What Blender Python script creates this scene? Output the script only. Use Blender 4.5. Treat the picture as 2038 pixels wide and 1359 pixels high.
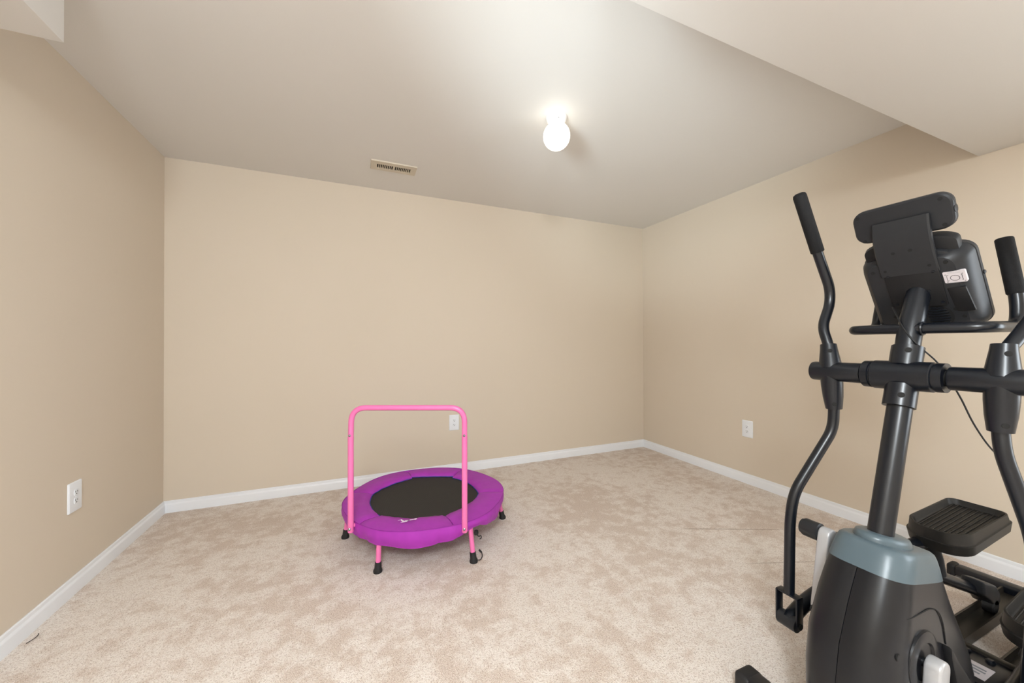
import bpy, bmesh, math, random
from mathutils import Vector, Matrix, noise
random.seed(7)
PI = math.pi
scene = bpy.context.scene
for o in list(bpy.data.objects):
    bpy.data.objects.remove(o)
COL = scene.collection

# ------------------------------------------------------------------ camera
YAW, PITCH, ROLL = 0.400220335, 0.00493986, -0.00147577
FPX = 742.734
CAMZ = 1.15657
fw = Vector((math.sin(YAW) * math.cos(PITCH), math.cos(YAW) * math.cos(PITCH), math.sin(PITCH)))
rt = Vector((math.cos(YAW), -math.sin(YAW), 0))
up = rt.cross(fw)
r2 = rt * math.cos(ROLL) + up * math.sin(ROLL)
u2 = -rt * math.sin(ROLL) + up * math.cos(ROLL)
cam_data = bpy.data.cameras.new('camera')
cam_data.sensor_width = 36
cam_data.sensor_fit = 'HORIZONTAL'
cam_data.lens = FPX / 2038 * 36
cam_data.clip_start = 0.02
cam = bpy.data.objects.new('camera', cam_data)
COL.objects.link(cam)
cam.matrix_world = Matrix((
    (r2.x, u2.x, -fw.x, 0), (r2.y, u2.y, -fw.y, 0), (r2.z, u2.z, -fw.z, CAMZ), (0, 0, 0, 1)))
scene.camera = cam

# ------------------------------------------------------------------ room size
XL, XR, YB, YR, HC = -1.2005, 2.9873, 3.2846, -2.6, 2.44
BEAM_Z = 2.124

# ------------------------------------------------------------------ world, lights, exposure
world = bpy.data.worlds.new('world')
scene.world = world
world.use_nodes = True
bg = world.node_tree.nodes['Background']
bg.inputs['Color'].default_value = (0.80, 0.88, 1.0, 1)
bg.inputs['Strength'].default_value = 1.0

def area(name, loc, target, sx, sy, power, color):
    l = bpy.data.lights.new(name, 'AREA')
    l.shape = 'RECTANGLE'; l.size = sx; l.size_y = sy
    l.energy = power; l.color = color
    o = bpy.data.objects.new(name, l); COL.objects.link(o)
    o.location = loc
    o.rotation_euler = (Vector(target) - Vector(loc)).to_track_quat('-Z', 'Y').to_euler()
    return o
# added fill light, set in front of an invented window out of view
area('side_fill_light', (XR - 0.06, -1.3, 1.35), (-3, -1.3, 1.35), 1.6, 1.2, 40, (0.86, 0.94, 1.0))
# photographer's flash, bounced off the ceiling from left of the camera
fl = bpy.data.lights.new('bounce_flash', 'SPOT')
fl.energy = 250; fl.color = (0.79, 0.93, 1.0)
fl.spot_size = math.radians(42); fl.spot_blend = 1.0; fl.shadow_soft_size = 0.30
flo = bpy.data.objects.new('bounce_flash', fl); COL.objects.link(flo)
flo.location = (-0.75, 0.25, 1.55)
flo.rotation_euler = (Vector((1.66, 1.95, HC)) - Vector(flo.location)).to_track_quat('-Z', 'Y').to_euler()
# added fill light behind the camera, unseen and without a fixture
rl = bpy.data.lights.new('rear_fill_light', 'POINT')
rl.energy = 128; rl.color = (0.87, 0.945, 1.0); rl.shadow_soft_size = 0.22
rlo = bpy.data.objects.new('rear_fill_light', rl); COL.objects.link(rlo)
rlo.location = (-0.35, -0.75, 2.12)
LAMP_STRENGTH = 1.5

vs = scene.view_settings
vs.view_transform = 'Standard'
vs.look = 'None'
vs.gamma = 1.0
vs.use_curve_mapping = False
vs.exposure = 0.25
scene.cycles.max_bounces = 6
scene.cycles.diffuse_bounces = 5
scene.cycles.use_adaptive_sampling = True
scene.cycles.adaptive_threshold = 0.03
scene.cycles.glossy_bounces = 3
scene.cycles.transmission_bounces = 3

# ------------------------------------------------------------------ materials
def srgb(r, g, b):
    f = lambda c: (c / 255 / 12.92) if c / 255 <= 0.04045 else ((c / 255 + 0.055) / 1.055) ** 2.4
    return (f(r), f(g), f(b), 1)

class N:
    """tiny node helper"""
    def __init__(s, m):
        s.t = m.node_tree
    def new(s, kind, **kw):
        n = s.t.nodes.new(kind)
        for k, v in kw.items():
            setattr(n, k, v)
        return n
    def link(s, a, b):
        s.t.links.new(a, b)

def base_mat(name, color, rough=0.5, metal=0.0, spec=0.5):
    m = bpy.data.materials.new(name)
    m.use_nodes = True
    b = m.node_tree.nodes['Principled BSDF']
    b.inputs['Base Color'].default_value = color
    b.inputs['Roughness'].default_value = rough
    b.inputs['Metallic'].default_value = metal
    b.inputs['Specular IOR Level'].default_value = spec
    return m, b

def pmat(name, c1, c2=None, rough=0.5, metal=0.0, spec=0.5, scale=40, bump=0.0, bscale=200, rvar=0.0, detail=1):
    """procedural material: noise mix of two close colours, optional noise bump"""
    m, b = base_mat(name, c1, rough, metal, spec)
    h = N(m)
    tc = h.new('ShaderNodeTexCoord')
    nz = h.new('ShaderNodeTexNoise')
    nz.inputs['Scale'].default_value = scale
    nz.inputs['Detail'].default_value = detail
    h.link(tc.outputs['Object'], nz.inputs['Vector'])
    if c2 is not None:
        mx = h.new('ShaderNodeMix', data_type='RGBA')
        mx.inputs[6].default_value = c1
        mx.inputs[7].default_value = c2
        h.link(nz.outputs['Fac'], mx.inputs[0])
        h.link(mx.outputs[2], b.inputs['Base Color'])
    if rvar:
        mr = h.new('ShaderNodeMapRange')
        mr.inputs['To Min'].default_value = rough - rvar
        mr.inputs['To Max'].default_value = rough + rvar
        h.link(nz.outputs['Fac'], mr.inputs['Value'])
        h.link(mr.outputs['Result'], b.inputs['Roughness'])
    if bump:
        n2 = h.new('ShaderNodeTexNoise')
        n2.inputs['Scale'].default_value = bscale
        n2.inputs['Detail'].default_value = 0
        h.link(tc.outputs['Object'], n2.inputs['Vector'])
        bp = h.new('ShaderNodeBump')
        bp.inputs['Strength'].default_value = bump
        bp.inputs['Distance'].default_value = 0.002
        h.link(n2.outputs['Fac'], bp.inputs['Height'])
        h.link(bp.outputs['Normal'], b.inputs['Normal'])
    return m

M = {}
M['wall'] = pmat('wall_paint', srgb(217, 205, 189), srgb(214, 202, 185), rough=0.62, spec=0.25, scale=1.3)
M['ceil'] = pmat('ceiling_paint', srgb(224, 222, 219), srgb(221, 219, 215), rough=0.55, spec=0.25, scale=1.5)
M['trim'] = pmat('trim_paint', srgb(238, 241, 246), srgb(233, 236, 242), rough=0.35, spec=0.4, scale=6)
M['plate'] = pmat('outlet_plastic', srgb(238, 242, 248), srgb(234, 238, 245), rough=0.3, scale=30)
M['slot'] = pmat('slot_dark', srgb(60, 56, 52), srgb(45, 42, 40), rough=0.7, scale=60)
M['vent'] = pmat('vent_enamel', srgb(206, 196, 179), srgb(200, 190, 172), rough=0.4, scale=30)
M['ventdark'] = pmat('duct_dark', srgb(52, 46, 38), srgb(38, 33, 28), rough=0.8, scale=20)
M['steel'] = pmat('bolt_steel', srgb(190, 190, 192), srgb(150, 150, 155), rough=0.25, metal=1.0, scale=80)
M['pink'] = pmat('pink_enamel', srgb(238, 122, 182), srgb(233, 114, 176), rough=0.28, spec=0.5, scale=20)
M['purple'] = pmat('purple_nylon', srgb(175, 56, 181), srgb(160, 48, 168), rough=0.55, spec=0.35, scale=26, bump=0.25, bscale=60)
M['purple_seam'] = pmat('purple_seam', srgb(150, 36, 156), srgb(138, 30, 144), rough=0.6, scale=60)
M['blue'] = pmat('blue_trim', srgb(40, 70, 165), srgb(30, 55, 140), rough=0.6, scale=40)
M['white_print'] = pmat('white_print', srgb(240, 228, 244), srgb(230, 214, 236), rough=0.5, scale=60)
M['rubber'] = pmat('black_rubber', srgb(28, 28, 30), srgb(22, 22, 24), rough=0.6, scale=60, bump=0.2, bscale=150)
M['black_metal'] = pmat('black_powder_coat', srgb(17, 21, 29), srgb(14, 18, 25), rough=0.29, spec=0.5, scale=90)
M['black_plastic'] = pmat('black_plastic', srgb(39, 40, 43), srgb(35, 36, 39), rough=0.42, spec=0.34, scale=60)
M['shroud'] = pmat('shroud_plastic', srgb(26, 27, 31), srgb(22, 23, 27), rough=0.29, spec=0.38, scale=40)
M['plate_black'] = pmat('satin_black', srgb(30, 30, 32), srgb(26, 26, 28), rough=0.45, spec=0.3, scale=50)
M['foam'] = pmat('black_foam', srgb(24, 24, 26), srgb(20, 20, 22), rough=0.75, spec=0.3, scale=200, bump=0.3, bscale=500)
M['gray_cap'] = pmat('gray_plastic', srgb(84, 99, 107), srgb(80, 95, 103), rough=0.32, spec=0.5, scale=40)
M['silver'] = pmat('silver_paint', srgb(186, 186, 188), srgb(178, 178, 181), rough=0.32, metal=0.25, scale=60)
M['dark_hole'] = pmat('hole_black', srgb(14, 14, 15), srgb(10, 10, 11), rough=0.8, scale=60)
M['tread'] = pmat('pedal_tread', srgb(30, 28, 27), srgb(26, 25, 23), rough=0.44, spec=0.4, scale=60)
M['rail'] = pmat('rail_steel', srgb(56, 52, 46), srgb(44, 41, 37), rough=0.36, metal=0.35, scale=25)
M['sticker'] = pmat('sticker_paper', srgb(208, 200, 204), srgb(200, 194, 198), rough=0.5, scale=90)
M['ink'] = pmat('sticker_ink', srgb(40, 34, 38), srgb(32, 28, 32), rough=0.6, scale=90)
M['gray_ink'] = pmat('gray_ink', srgb(150, 152, 158), srgb(120, 122, 130), rough=0.6, scale=200)
M['thread'] = pmat('dark_thread', srgb(60, 54, 50), srgb(50, 45, 42), rough=0.8, scale=90)
M['fixture'] = pmat('fixture_white', srgb(232, 228, 224), srgb(226, 222, 218), rough=0.4, scale=30)

# woven jumping mat
m, b = base_mat('woven_mat', srgb(48, 46, 44), 0.75, 0, 0.3)
h = N(m); tc = h.new('ShaderNodeTexCoord')
wv = h.new('ShaderNodeTexWave'); wv.inputs['Scale'].default_value = 60; wv.inputs['Distortion'].default_value = 0.4
h.link(tc.outputs['Object'], wv.inputs['Vector'])
mx = h.new('ShaderNodeMix', data_type='RGBA')
mx.inputs[6].default_value = srgb(46, 44, 42); mx.inputs[7].default_value = srgb(56, 53, 50)
h.link(wv.outputs['Fac'], mx.inputs[0]); h.link(mx.outputs[2], b.inputs['Base Color'])
bp = h.new('ShaderNodeBump'); bp.inputs['Strength'].default_value = 0.2; bp.inputs['Distance'].default_value = 0.001
h.link(wv.outputs['Fac'], bp.inputs['Height']); h.link(bp.outputs['Normal'], b.inputs['Normal'])
M['mat'] = m

# glowing opal globe
m = bpy.data.materials.new('opal_glass_lit'); m.use_nodes = True
h = N(m); nt = m.node_tree
b = nt.nodes['Principled BSDF']
b.inputs['Base Color'].default_value = (0.9, 0.88, 0.84, 1)
b.inputs['Roughness'].default_value = 0.15
b.inputs['Emission Color'].default_value = (1.0, 0.90, 0.74, 1)
b.inputs['Emission Strength'].default_value = LAMP_STRENGTH
M['globe'] = m

# glass of the added window
m, b = base_mat('pane_glass', (1, 1, 1, 1), 0.0)
b.inputs['Transmission Weight'].default_value = 1.0
b.inputs['IOR'].default_value = 1.45
M['glass'] = m

# carpet
m, b = base_mat('beige_carpet', srgb(200, 182, 166), 0.95, 0, 0.1)
h = N(m); tc = h.new('ShaderNodeTexCoord')
def noise_n(scale, detail=4, rough=0.55, dist=0.0, vec=None):
    n = h.new('ShaderNodeTexNoise')
    n.inputs['Scale'].default_value = scale; n.inputs['Detail'].default_value = detail
    n.inputs['Roughness'].default_value = rough; n.inputs['Distortion'].default_value = dist
    h.link(vec if vec is not None else tc.outputs['Object'], n.inputs['Vector'])
    return n
def ramp(src, p0, p1):
    r = h.new('ShaderNodeMapRange'); r.interpolation_type = 'SMOOTHSTEP'
    r.inputs['From Min'].default_value = p0; r.inputs['From Max'].default_value = p1
    h.link(src, r.inputs['Value']); return r.outputs['Result']
def mixc(fac, a, b_):
    x = h.new('ShaderNodeMix', data_type='RGBA')
    for i, v in ((0, fac), (6, a), (7, b_)):
        if isinstance(v, (int, float)): x.inputs[i].default_value = v
        elif isinstance(v, tuple): x.inputs[i].default_value = v
        else: h.link(v, x.inputs[i])
    return x.outputs[2]
def mathn(op, a, b_=None, c=None):
    x = h.new('ShaderNodeMath', operation=op)
    for i, v in enumerate((a, b_, c)):
        if v is None: continue
        if isinstance(v, (int, float)): x.inputs[i].default_value = v
        else: h.link(v, x.inputs[i])
    return x.outputs[0]
big = noise_n(1.6, 1, 0.5)
blot = noise_n(11.0, 4, 0.72)
med = noise_n(46, 2, 0.65)
fine = noise_n(150, 1, 0.75)
fib = noise_n(330, 0, 0.7)
blend = mathn('ADD', mathn('MULTIPLY', blot.outputs['Fac'], 0.66), mathn('MULTIPLY', big.outputs['Fac'], 0.34))
c = mixc(ramp(blend, 0.41, 0.56), srgb(206, 189, 176), srgb(231, 222, 214))
c = mixc(mathn('MULTIPLY', ramp(med.outputs['Fac'], 0.46, 0.62), 0.32), c, srgb(203, 185, 171))
c = mixc(mathn('MULTIPLY', ramp(fine.outputs['Fac'], 0.50, 0.68), 0.62), c, srgb(168, 147, 132))
c = mixc(mathn('MULTIPLY', ramp(fib.outputs['Fac'], 0.50, 0.66), 0.50), c, srgb(250, 243, 236))
# two flattened seam lines in the pile
sep = h.new('ShaderNodeSeparateXYZ'); h.link(tc.outputs['Object'], sep.inputs[0])
def seam(x0, y0, x1, y1, wdt):
    dx, dy = x1 - x0, y1 - y0; L = math.hypot(dx, dy); dx /= L; dy /= L
    wob = mathn('MULTIPLY', mathn('SUBTRACT', med.outputs['Fac'], 0.5), 0.012)
    d = mathn('ADD', mathn('ABSOLUTE', mathn('ADD', mathn('ADD', mathn('MULTIPLY', sep.outputs[0], -dy), mathn('MULTIPLY', sep.outputs[1], dx)), dy * x0 - dx * y0)), wob)
    s = mathn('ADD', mathn('ADD', mathn('MULTIPLY', sep.outputs[0], dx), mathn('MULTIPLY', sep.outputs[1], dy)), -(dx * x0 + dy * y0))
    a = ramp(d, wdt, 0.0)
    a = mathn('MULTIPLY', a, ramp(s, -0.05, 0.1)); a = mathn('MULTIPLY', a, ramp(s, L + 0.05, L - 0.1))
    return a
c = mixc(mathn('MULTIPLY', seam(1.879, 1.737, 2.45, 1.48, 0.010), 0.5), c, srgb(140, 116, 100))
c = mixc(mathn('MULTIPLY', seam(1.871, 1.337, 2.25, 1.20, 0.010), 0.35), c, srgb(140, 116, 100))
h.link(c, b.inputs['Base Color'])
hgt = mathn('ADD', mathn('MULTIPLY', fine.outputs['Fac'], 0.6), mathn('MULTIPLY', fib.outputs['Fac'], 0.4))
bp = h.new('ShaderNodeBump'); bp.inputs['Strength'].default_value = 0.7; bp.inputs['Distance'].default_value = 0.006
h.link(hgt, bp.inputs['Height']); h.link(bp.outputs['Normal'], b.inputs['Normal'])
M['carpet'] = m

# ------------------------------------------------------------------ mesh helpers
def V(*a):
    return Vector(a)

def fillet(pts, rad=0.04, n=7):
    """round the inner corners of a polyline"""
    pts = [Vector(p) for p in pts]
    out = [pts[0]]
    for i in range(1, len(pts) - 1):
        a, p, c_ = pts[i - 1], pts[i], pts[i + 1]
        r = rad[i] if isinstance(rad, (list, tuple)) else rad
        d = min(r, (a - p).length * 0.49, (c_ - p).length * 0.49)
        s = p + (a - p).normalized() * d
        e = p + (c_ - p).normalized() * d
        for k in range(n + 1):
            t = k / n
            out.append(s * (1 - t) ** 2 + p * 2 * t * (1 - t) + e * t * t)
    out.append(pts[-1])
    return out

class MB:
    def __init__(s):
        s.v, s.f = [], []
    def add(s, vs_, fs):
        o = len(s.v)
        s.v += [tuple(v) for v in vs_]
        s.f += [tuple(i + o for i in f) for f in fs]
        return s
    def box(s, c, size, rot=None):
        c = Vector(c); hx, hy, hz = (d / 2 for d in size)
        vs_ = [Vector((x, y, z)) for x in (-hx, hx) for y in (-hy, hy) for z in (-hz, hz)]
        if rot: vs_ = [rot @ v for v in vs_]
        return s.add([v + c for v in vs_], [(0, 1, 3, 2), (4, 6, 7, 5), (0, 4, 5, 1), (2, 3, 7, 6), (0, 2, 6, 4), (1, 5, 7, 3)])
    def loft(s, rings, cap=True, close=False):
        n = len(rings[0]); vs_ = [v for r in rings for v in r]; fs = []
        m_ = len(rings)
        for i in range(m_ if close else m_ - 1):
            a, b_ = i * n, ((i + 1) % m_) * n
            for j in range(n):
                k = (j + 1) % n
                fs.append((a + j, a + k, b_ + k, b_ + j))
        if cap and not close:
            fs.append(tuple(range(n))[::-1]); fs.append(tuple(range((m_ - 1) * n, m_ * n)))
        return s.add(vs_, fs)
    def tube(s, pts, r, n=16, sq=False, cap=True):
        pts = [Vector(p) for p in pts]
        rs = r if isinstance(r, (list, tuple)) else [r] * len(pts)
        rings = []; nrm = None
        for i, p in enumerate(pts):
            if i == 0: t = pts[1] - p
            elif i == len(pts) - 1: t = p - pts[i - 1]
            else: t = (pts[i + 1] - p).normalized() + (p - pts[i - 1]).normalized()
            t.normalize()
            if nrm is None:
                a = V(0, 0, 1) if abs(t.z) < 0.9 else V(1, 0, 0)
                nrm = (a - t * a.dot(t)).normalized()
            else:
                nrm = (nrm - t * nrm.dot(t)).normalized()
            bn = t.cross(nrm)
            rings.append([p + (nrm * math.cos(2 * PI * k / n) + bn * math.sin(2 * PI * k / n)) * rs[i] for k in range(n)])
        return s.loft(rings, cap)
    def lathe(s, prof, c=(0, 0, 0), axis='z', n=28, cap=True):
        """prof: list of (radius, height along axis)"""
        c = Vector(c); rings = []
        for r, z in prof:
            ring = []
            for k in range(n):
                a = 2 * PI * k / n
                p = V(r * math.cos(a), r * math.sin(a), z)
                if axis == 'y': p = V(p.x, p.z, -p.y)
                if axis == 'x': p = V(p.z, p.y, -p.x)
                ring.append(c + p)
            rings.append(ring)
        return s.loft(rings, cap)
    def prism(s, poly, d0, d1, fn):
        """extrude a 2-D polygon from d0 to d1; fn(u, v, d) -> point"""
        return s.loft([[fn(u, v, d0) for u, v in poly], [fn(u, v, d1) for u, v in poly]])

def wloc(o):
    p = Vector((0, 0, 0))
    while o is not None:
        p += o.location; o = o.parent
    return p

def make(name, mb, mat, parent=None, bevel=0.0, seg=2, sharp=35, kind=None, label=None, smooth=True, subsurf=0):
    """one mesh object; coordinates in mb are world coordinates"""
    off = wloc(parent) if parent is not None else Vector((0, 0, 0))
    me = bpy.data.meshes.new(name)
    me.from_pydata([tuple(Vector(v) - off) for v in mb.v], [], mb.f)
    bm = bmesh.new(); bm.from_mesh(me)
    bmesh.ops.remove_doubles(bm, verts=bm.verts, dist=1e-6)
    bmesh.ops.recalc_face_normals(bm, faces=bm.faces)
    if bevel:
        es = [e for e in bm.edges if len(e.link_faces) == 2 and e.calc_face_angle(0) > math.radians(28)]
        bmesh.ops.bevel(bm, geom=es, offset=bevel, segments=seg, profile=0.5, affect='EDGES', clamp_overlap=True)
    bm.to_mesh(me); bm.free()
    if smooth:
        me.polygons.foreach_set('use_smooth', [True] * len(me.polygons))
        me.set_sharp_from_angle(angle=math.radians(sharp))
    me.materials.append(M[mat])
    o = bpy.data.objects.new(name, me); COL.objects.link(o)
    if subsurf:
        md = o.modifiers.new('sub', 'SUBSURF'); md.levels = subsurf; md.render_levels = subsurf
    if parent is not None: o.parent = parent
    if kind: o['kind'] = kind
    if label: o['label'] = label
    return o

def thing(name, loc, label, cat, group=None):
    o = bpy.data.objects.new(name, None); COL.objects.link(o)
    o.location = loc; o.empty_display_size = 0.05
    o['label'] = label; o['category'] = cat
    if group: o['group'] = group
    return o

def rrect(w, hgt_, r, n=6):
    pts = []
    for cx, cy, a0 in ((w / 2 - r, hgt_ / 2 - r, 0), (-w / 2 + r, hgt_ / 2 - r, 90), (-w / 2 + r, -hgt_ / 2 + r, 180), (w / 2 - r, -hgt_ / 2 + r, 270)):
        for k in range(n + 1):
            a = math.radians(a0 + 90 * k / n)
            pts.append((cx + r * math.cos(a), cy + r * math.sin(a)))
    return pts

# ------------------------------------------------------------------ the room
T = 0.10
make('floor', MB().box(((XL + XR) / 2, (YB + YR) / 2, -T / 2), (XR - XL + 2 * T, YB - YR + 2 * T, T)), 'carpet', kind='structure', smooth=False,
     label='mottled beige wall to wall carpet')
make('ceiling', MB().box(((XL + XR) / 2, (YB + YR) / 2, HC + T / 2), (XR - XL + 2 * T, YB - YR + 2 * T, T)), 'ceil', kind='structure', smooth=False,
     label='smooth off white painted ceiling')
make('wall_back', MB().box(((XL + XR) / 2, YB + T / 2, HC / 2), (XR - XL + 2 * T, T, HC)), 'wall', kind='structure', smooth=False, label='beige painted back wall behind the trampoline')
make('wall_left', MB().box((XL - T / 2, (YB + YR) / 2, HC / 2), (T, YB - YR, HC)), 'wall', kind='structure', smooth=False, label='beige painted left wall')
WY0, WY1, WZ0, WZ1 = -2.12, -0.48, 0.74, 1.96
rw = MB()
for y0, y1, z0, z1 in ((YR, WY0, 0, HC), (WY1, YB, 0, HC), (WY0, WY1, 0, WZ0), (WY0, WY1, WZ1, HC)):
    rw.box((XR + T / 2, (y0 + y1) / 2, (z0 + z1) / 2), (T, y1 - y0, z1 - z0))
make('wall_right', rw, 'wall', kind='structure', smooth=False, label='beige painted right wall behind the elliptical')
make('wall_rear', MB().box(((XL + XR) / 2, YR - T / 2, HC / 2), (XR - XL + 2 * T, T, HC)), 'wall', kind='structure', smooth=False, label='beige painted rear wall')
# unseen window, added to the right wall to go with the side fill
win = bpy.data.objects.new('added_window_1', None); COL.objects.link(win)
win.location = (XR + T / 2, (WY0 + WY1) / 2, WZ0); win['kind'] = 'structure'; win['label'] = 'unseen white framed window added for side light, rear of the right wall'
wf = MB()
for y in (WY0 + 0.03, WY1 - 0.03, (WY0 + WY1) / 2):
    wf.box((XR + T / 2, y, (WZ0 + WZ1) / 2), (0.06, 0.06, WZ1 - WZ0))
for z in (WZ0 + 0.03, WZ1 - 0.03):
    wf.box((XR + T / 2, (WY0 + WY1) / 2, z), (0.05, WY1 - WY0, 0.06))
make('added_window_frame', wf, 'trim', win, smooth=False)
for y0, y1 in ((WY0 + 0.06, (WY0 + WY1) / 2 - 0.03), ((WY0 + WY1) / 2 + 0.03, WY1 - 0.06)):
    make('pane', MB().box((XR + T / 2 + 0.01, (y0 + y1) / 2, (WZ0 + WZ1) / 2), (0.006, y1 - y0, WZ1 - WZ0 - 0.1)), 'glass', win, smooth=False)

# boxed beam crossing the room, and the boxed soffit along the left wall
BX0, BY0, BY1 = 0.66, -0.25, 0.838
SX, SY = -0.859, 1.663
make('trim_1', MB().box(((BX0 + XR) / 2, (BY0 + BY1) / 2, (BEAM_Z + HC) / 2), (XR - BX0, BY1 - BY0, HC - BEAM_Z)), 'ceil', kind='structure', smooth=True, bevel=0.004,
     label='boxed ceiling beam above the elliptical trainer')
make('trim_2', MB().box(((XL + SX) / 2, (SY + YR) / 2, (BEAM_Z + HC) / 2), (SX - XL, SY - YR, HC - BEAM_Z)), 'ceil', kind='structure', smooth=True, bevel=0.004,
     label='boxed soffit along the top of the left wall')

# baseboards: stepped profile swept along each wall
BP = [(0.0, 0.0803), (0.004, 0.0803), (0.0065, 0.077), (0.0075, 0.064), (0.0125, 0.056), (0.0135, 0.052), (0.0135, 0.0), (0.0, 0.0)]
def baseboard(name, fn, d0a, d1a, label):
    # mitred ends: profile point offset shortens the run
    s = MB()
    s.loft([[fn(d, z, d0a + d) for d, z in BP], [fn(d, z, d1a - d) for d, z in BP]])
    make(name, s, 'trim', kind='structure', sharp=20, label=label)
baseboard('baseboard_back', lambda d, z, t: V(t, YB - d, z), XL, XR, 'white baseboard along the back wall')
baseboard('baseboard_left', lambda d, z, t: V(XL + d, t, z), YR, YB, 'white baseboard along the left wall')
baseboard('baseboard_right', lambda d, z, t: V(XR - d, t, z), YR, YB, 'white baseboard along the right wall')

# ------------------------------------------------------------------ wall outlets
def outlet(loc, n, label):
    """duplex outlet; n = wall normal, plate centre at loc"""
    n = Vector(n); side = V(0, 0, 1).cross(n)
    root = thing('wall_outlet', loc, label, 'outlet', 'white wall outlets')
    L = Vector(loc)
    P = lambda u, v, d: L + side * u + V(0, 0, v) + n * d
    w, hh = 0.090, 0.138
    s = MB()
    s.loft([[P(u, v, 0.0) for u, v in rrect(w, hh, 0.004, 3)], [P(u, v, 0.003) for u, v in rrect(w, hh, 0.004, 3)],
            [P(u, v, 0.0062) for u, v in rrect(w - 0.007, hh - 0.007, 0.003, 3)], [P(u, v, 0.0068) for u, v in rrect(w - 0.012, hh - 0.012, 0.003, 3)]])
    make('cover_plate', s, 'plate', root, sharp=25)
    for sz in (0.0195, -0.0195):
        poly = []
        for k in range(24):
            a = 2 * PI * k / 24
            poly.append((max(-0.0145, min(0.0145, 0.0172 * math.cos(a))), max(-0.0135, min(0.0135, 0.0172 * math.sin(a))) + sz))
        r = make('receptacle', MB().prism(poly, 0.0055, 0.0088, P), 'plate', root, bevel=0.0008)
        for u, hgt_ in ((-0.0064, 0.0085), (0.0064, 0.0072)):
            make('slot', MB().box(P(u, sz + 0.0035, 0.0087), tuple(abs(side[i]) * 0.0024 + (hgt_ if i == 2 else 0) + abs(n[i]) * 0.0012 for i in range(3))), 'slot', r, smooth=False)
        make('slot', MB().prism([(0.0029 * math.cos(a * PI / 6), sz - 0.0068 + 0.0029 * math.sin(a * PI / 6)) for a in range(12)], 0.0080, 0.0093, P), 'slot', r)
    make('screw', MB().prism([(0.003 * math.cos(a * PI / 6), 0.003 * math.sin(a * PI / 6)) for a in range(12)], 0.006, 0.0080, P), 'plate', root)
outlet((0.825, YB, 0.449), (0, -1, 0), 'white wall outlet on the back wall, seen through the trampoline handle')
outlet((XR, 2.080, 0.449), (-1, 0, 0), 'white wall outlet on the right wall, left of the elliptical')
outlet((XL, 2.398, 0.447), (1, 0, 0), 'white wall outlet on the left wall, low near the corner')

# ------------------------------------------------------------------ ceiling register
VX, VY = 0.266, 2.832
vent = thing('air_vent', (VX, VY, HC), 'cream slotted air vent register set in the ceiling', 'vent')
VW, VD = 0.312, 0.140
OW, OD = 0.232, 0.062     # slotted opening
OY = 0.004
fr = MB()
P = lambda u, v, d: V(VX + u, VY + v, HC - d)
ox = OW / 2
# face plate around the two slot banks (four bands and the middle bar)
fr.box(P(0, (VD / 2 + OY + OD / 2) / 2, 0.004), (VW, VD / 2 - OY - OD / 2, 0.008))
fr.box(P(0, (-VD / 2 + OY - OD / 2) / 2, 0.004), (VW, VD / 2 + OY - OD / 2, 0.008))
for sgn in (-1, 1):
    fr.box(P(sgn * (VW / 2 + ox) / 2, OY, 0.004), (VW / 2 - ox, OD, 0.008))
fr.box(P(0.0, OY, 0.004), (0.014, OD, 0.008))
make('face_plate', fr, 'vent', vent, sharp=25)
rim = MB()
rim.loft([[P(u, v, d) for u, v, d in ring] for ring in (
    [(-VW / 2 - 0.003, -VD / 2 - 0.003, 0), (VW / 2 + 0.003, -VD / 2 - 0.003, 0), (VW / 2 + 0.003, VD / 2 + 0.003, 0), (-VW / 2 - 0.003, VD / 2 + 0.003, 0)],
    [(-VW / 2, -VD / 2, 0.008), (VW / 2, -VD / 2, 0.008), (VW / 2, VD / 2, 0.008), (-VW / 2, VD / 2, 0.008)])], cap=False)
make('rim', rim, 'vent', vent, smooth=False)
make('duct', MB().box(P(0, OY, -0.0002), (OW, OD, 0.0016)), 'ventdark', vent, smooth=False)
slat_me = None
for bank in (-1, 1):
    x0, x1 = (-ox, -0.007) if bank < 0 else (0.007, ox)
    for k in range(1, 9):
        x = x0 + (x1 - x0) * k / 9
        if slat_me is None:
            rot = Matrix.Rotation(0, 3, 'Y')
            so = make('slat', MB().box((VX, VY, HC), (0.0045, OD, 0.0065)), 'vent', vent, smooth=False)
            slat_me = so.data; so.location = (x, OY, -0.0042)
        else:
            so = bpy.data.objects.new('slat', slat_me); COL.objects.link(so); so.parent = vent; so.location = (x, OY, -0.0042)
for sgn in (-1, 1):
    make('screw', MB().lathe([(0.004, 0), (0.0035, 0.0015), (0.0015, 0.002)], P(sgn * 0.136, OY, 0.0095), 'z', 12), 'vent', vent)

# ------------------------------------------------------------------ ceiling globe light
LX, LY = 1.060, 1.850
lamp = thing('ceiling_light', (LX, LY, HC), 'lit round opal glass globe light with white base on the ceiling', 'ceiling light')
make('base', MB().lathe([(0.0605, 0), (0.0605, -0.006), (0.058, -0.014), (0.052, -0.026), (0.046, -0.034), (0.040, -0.036)], (LX, LY, HC), n=40), 'fixture', lamp, sharp=40)
gz = HC - 0.107
make('globe', MB().lathe([(0.034, 0.075), (0.036, 0.069)] + [(0.0765 * math.sin(a), 0.0765 * math.cos(a)) for a in [0.5 + (PI - 0.5 - 0.04) * k / 22 for k in range(23)]], (LX, LY, gz), n=40), 'globe', lamp, sharp=60)
for k in range(3):
    a = -PI / 2 - 0.3 + k * 2 * PI / 3
    d = V(math.cos(a), math.sin(a), 0)
    make('screw', MB().tube([V(LX, LY, HC - 0.030) + d * 0.040, V(LX, LY, HC - 0.030) + d * 0.054], 0.003, 10), 'steel', lamp)

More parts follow.
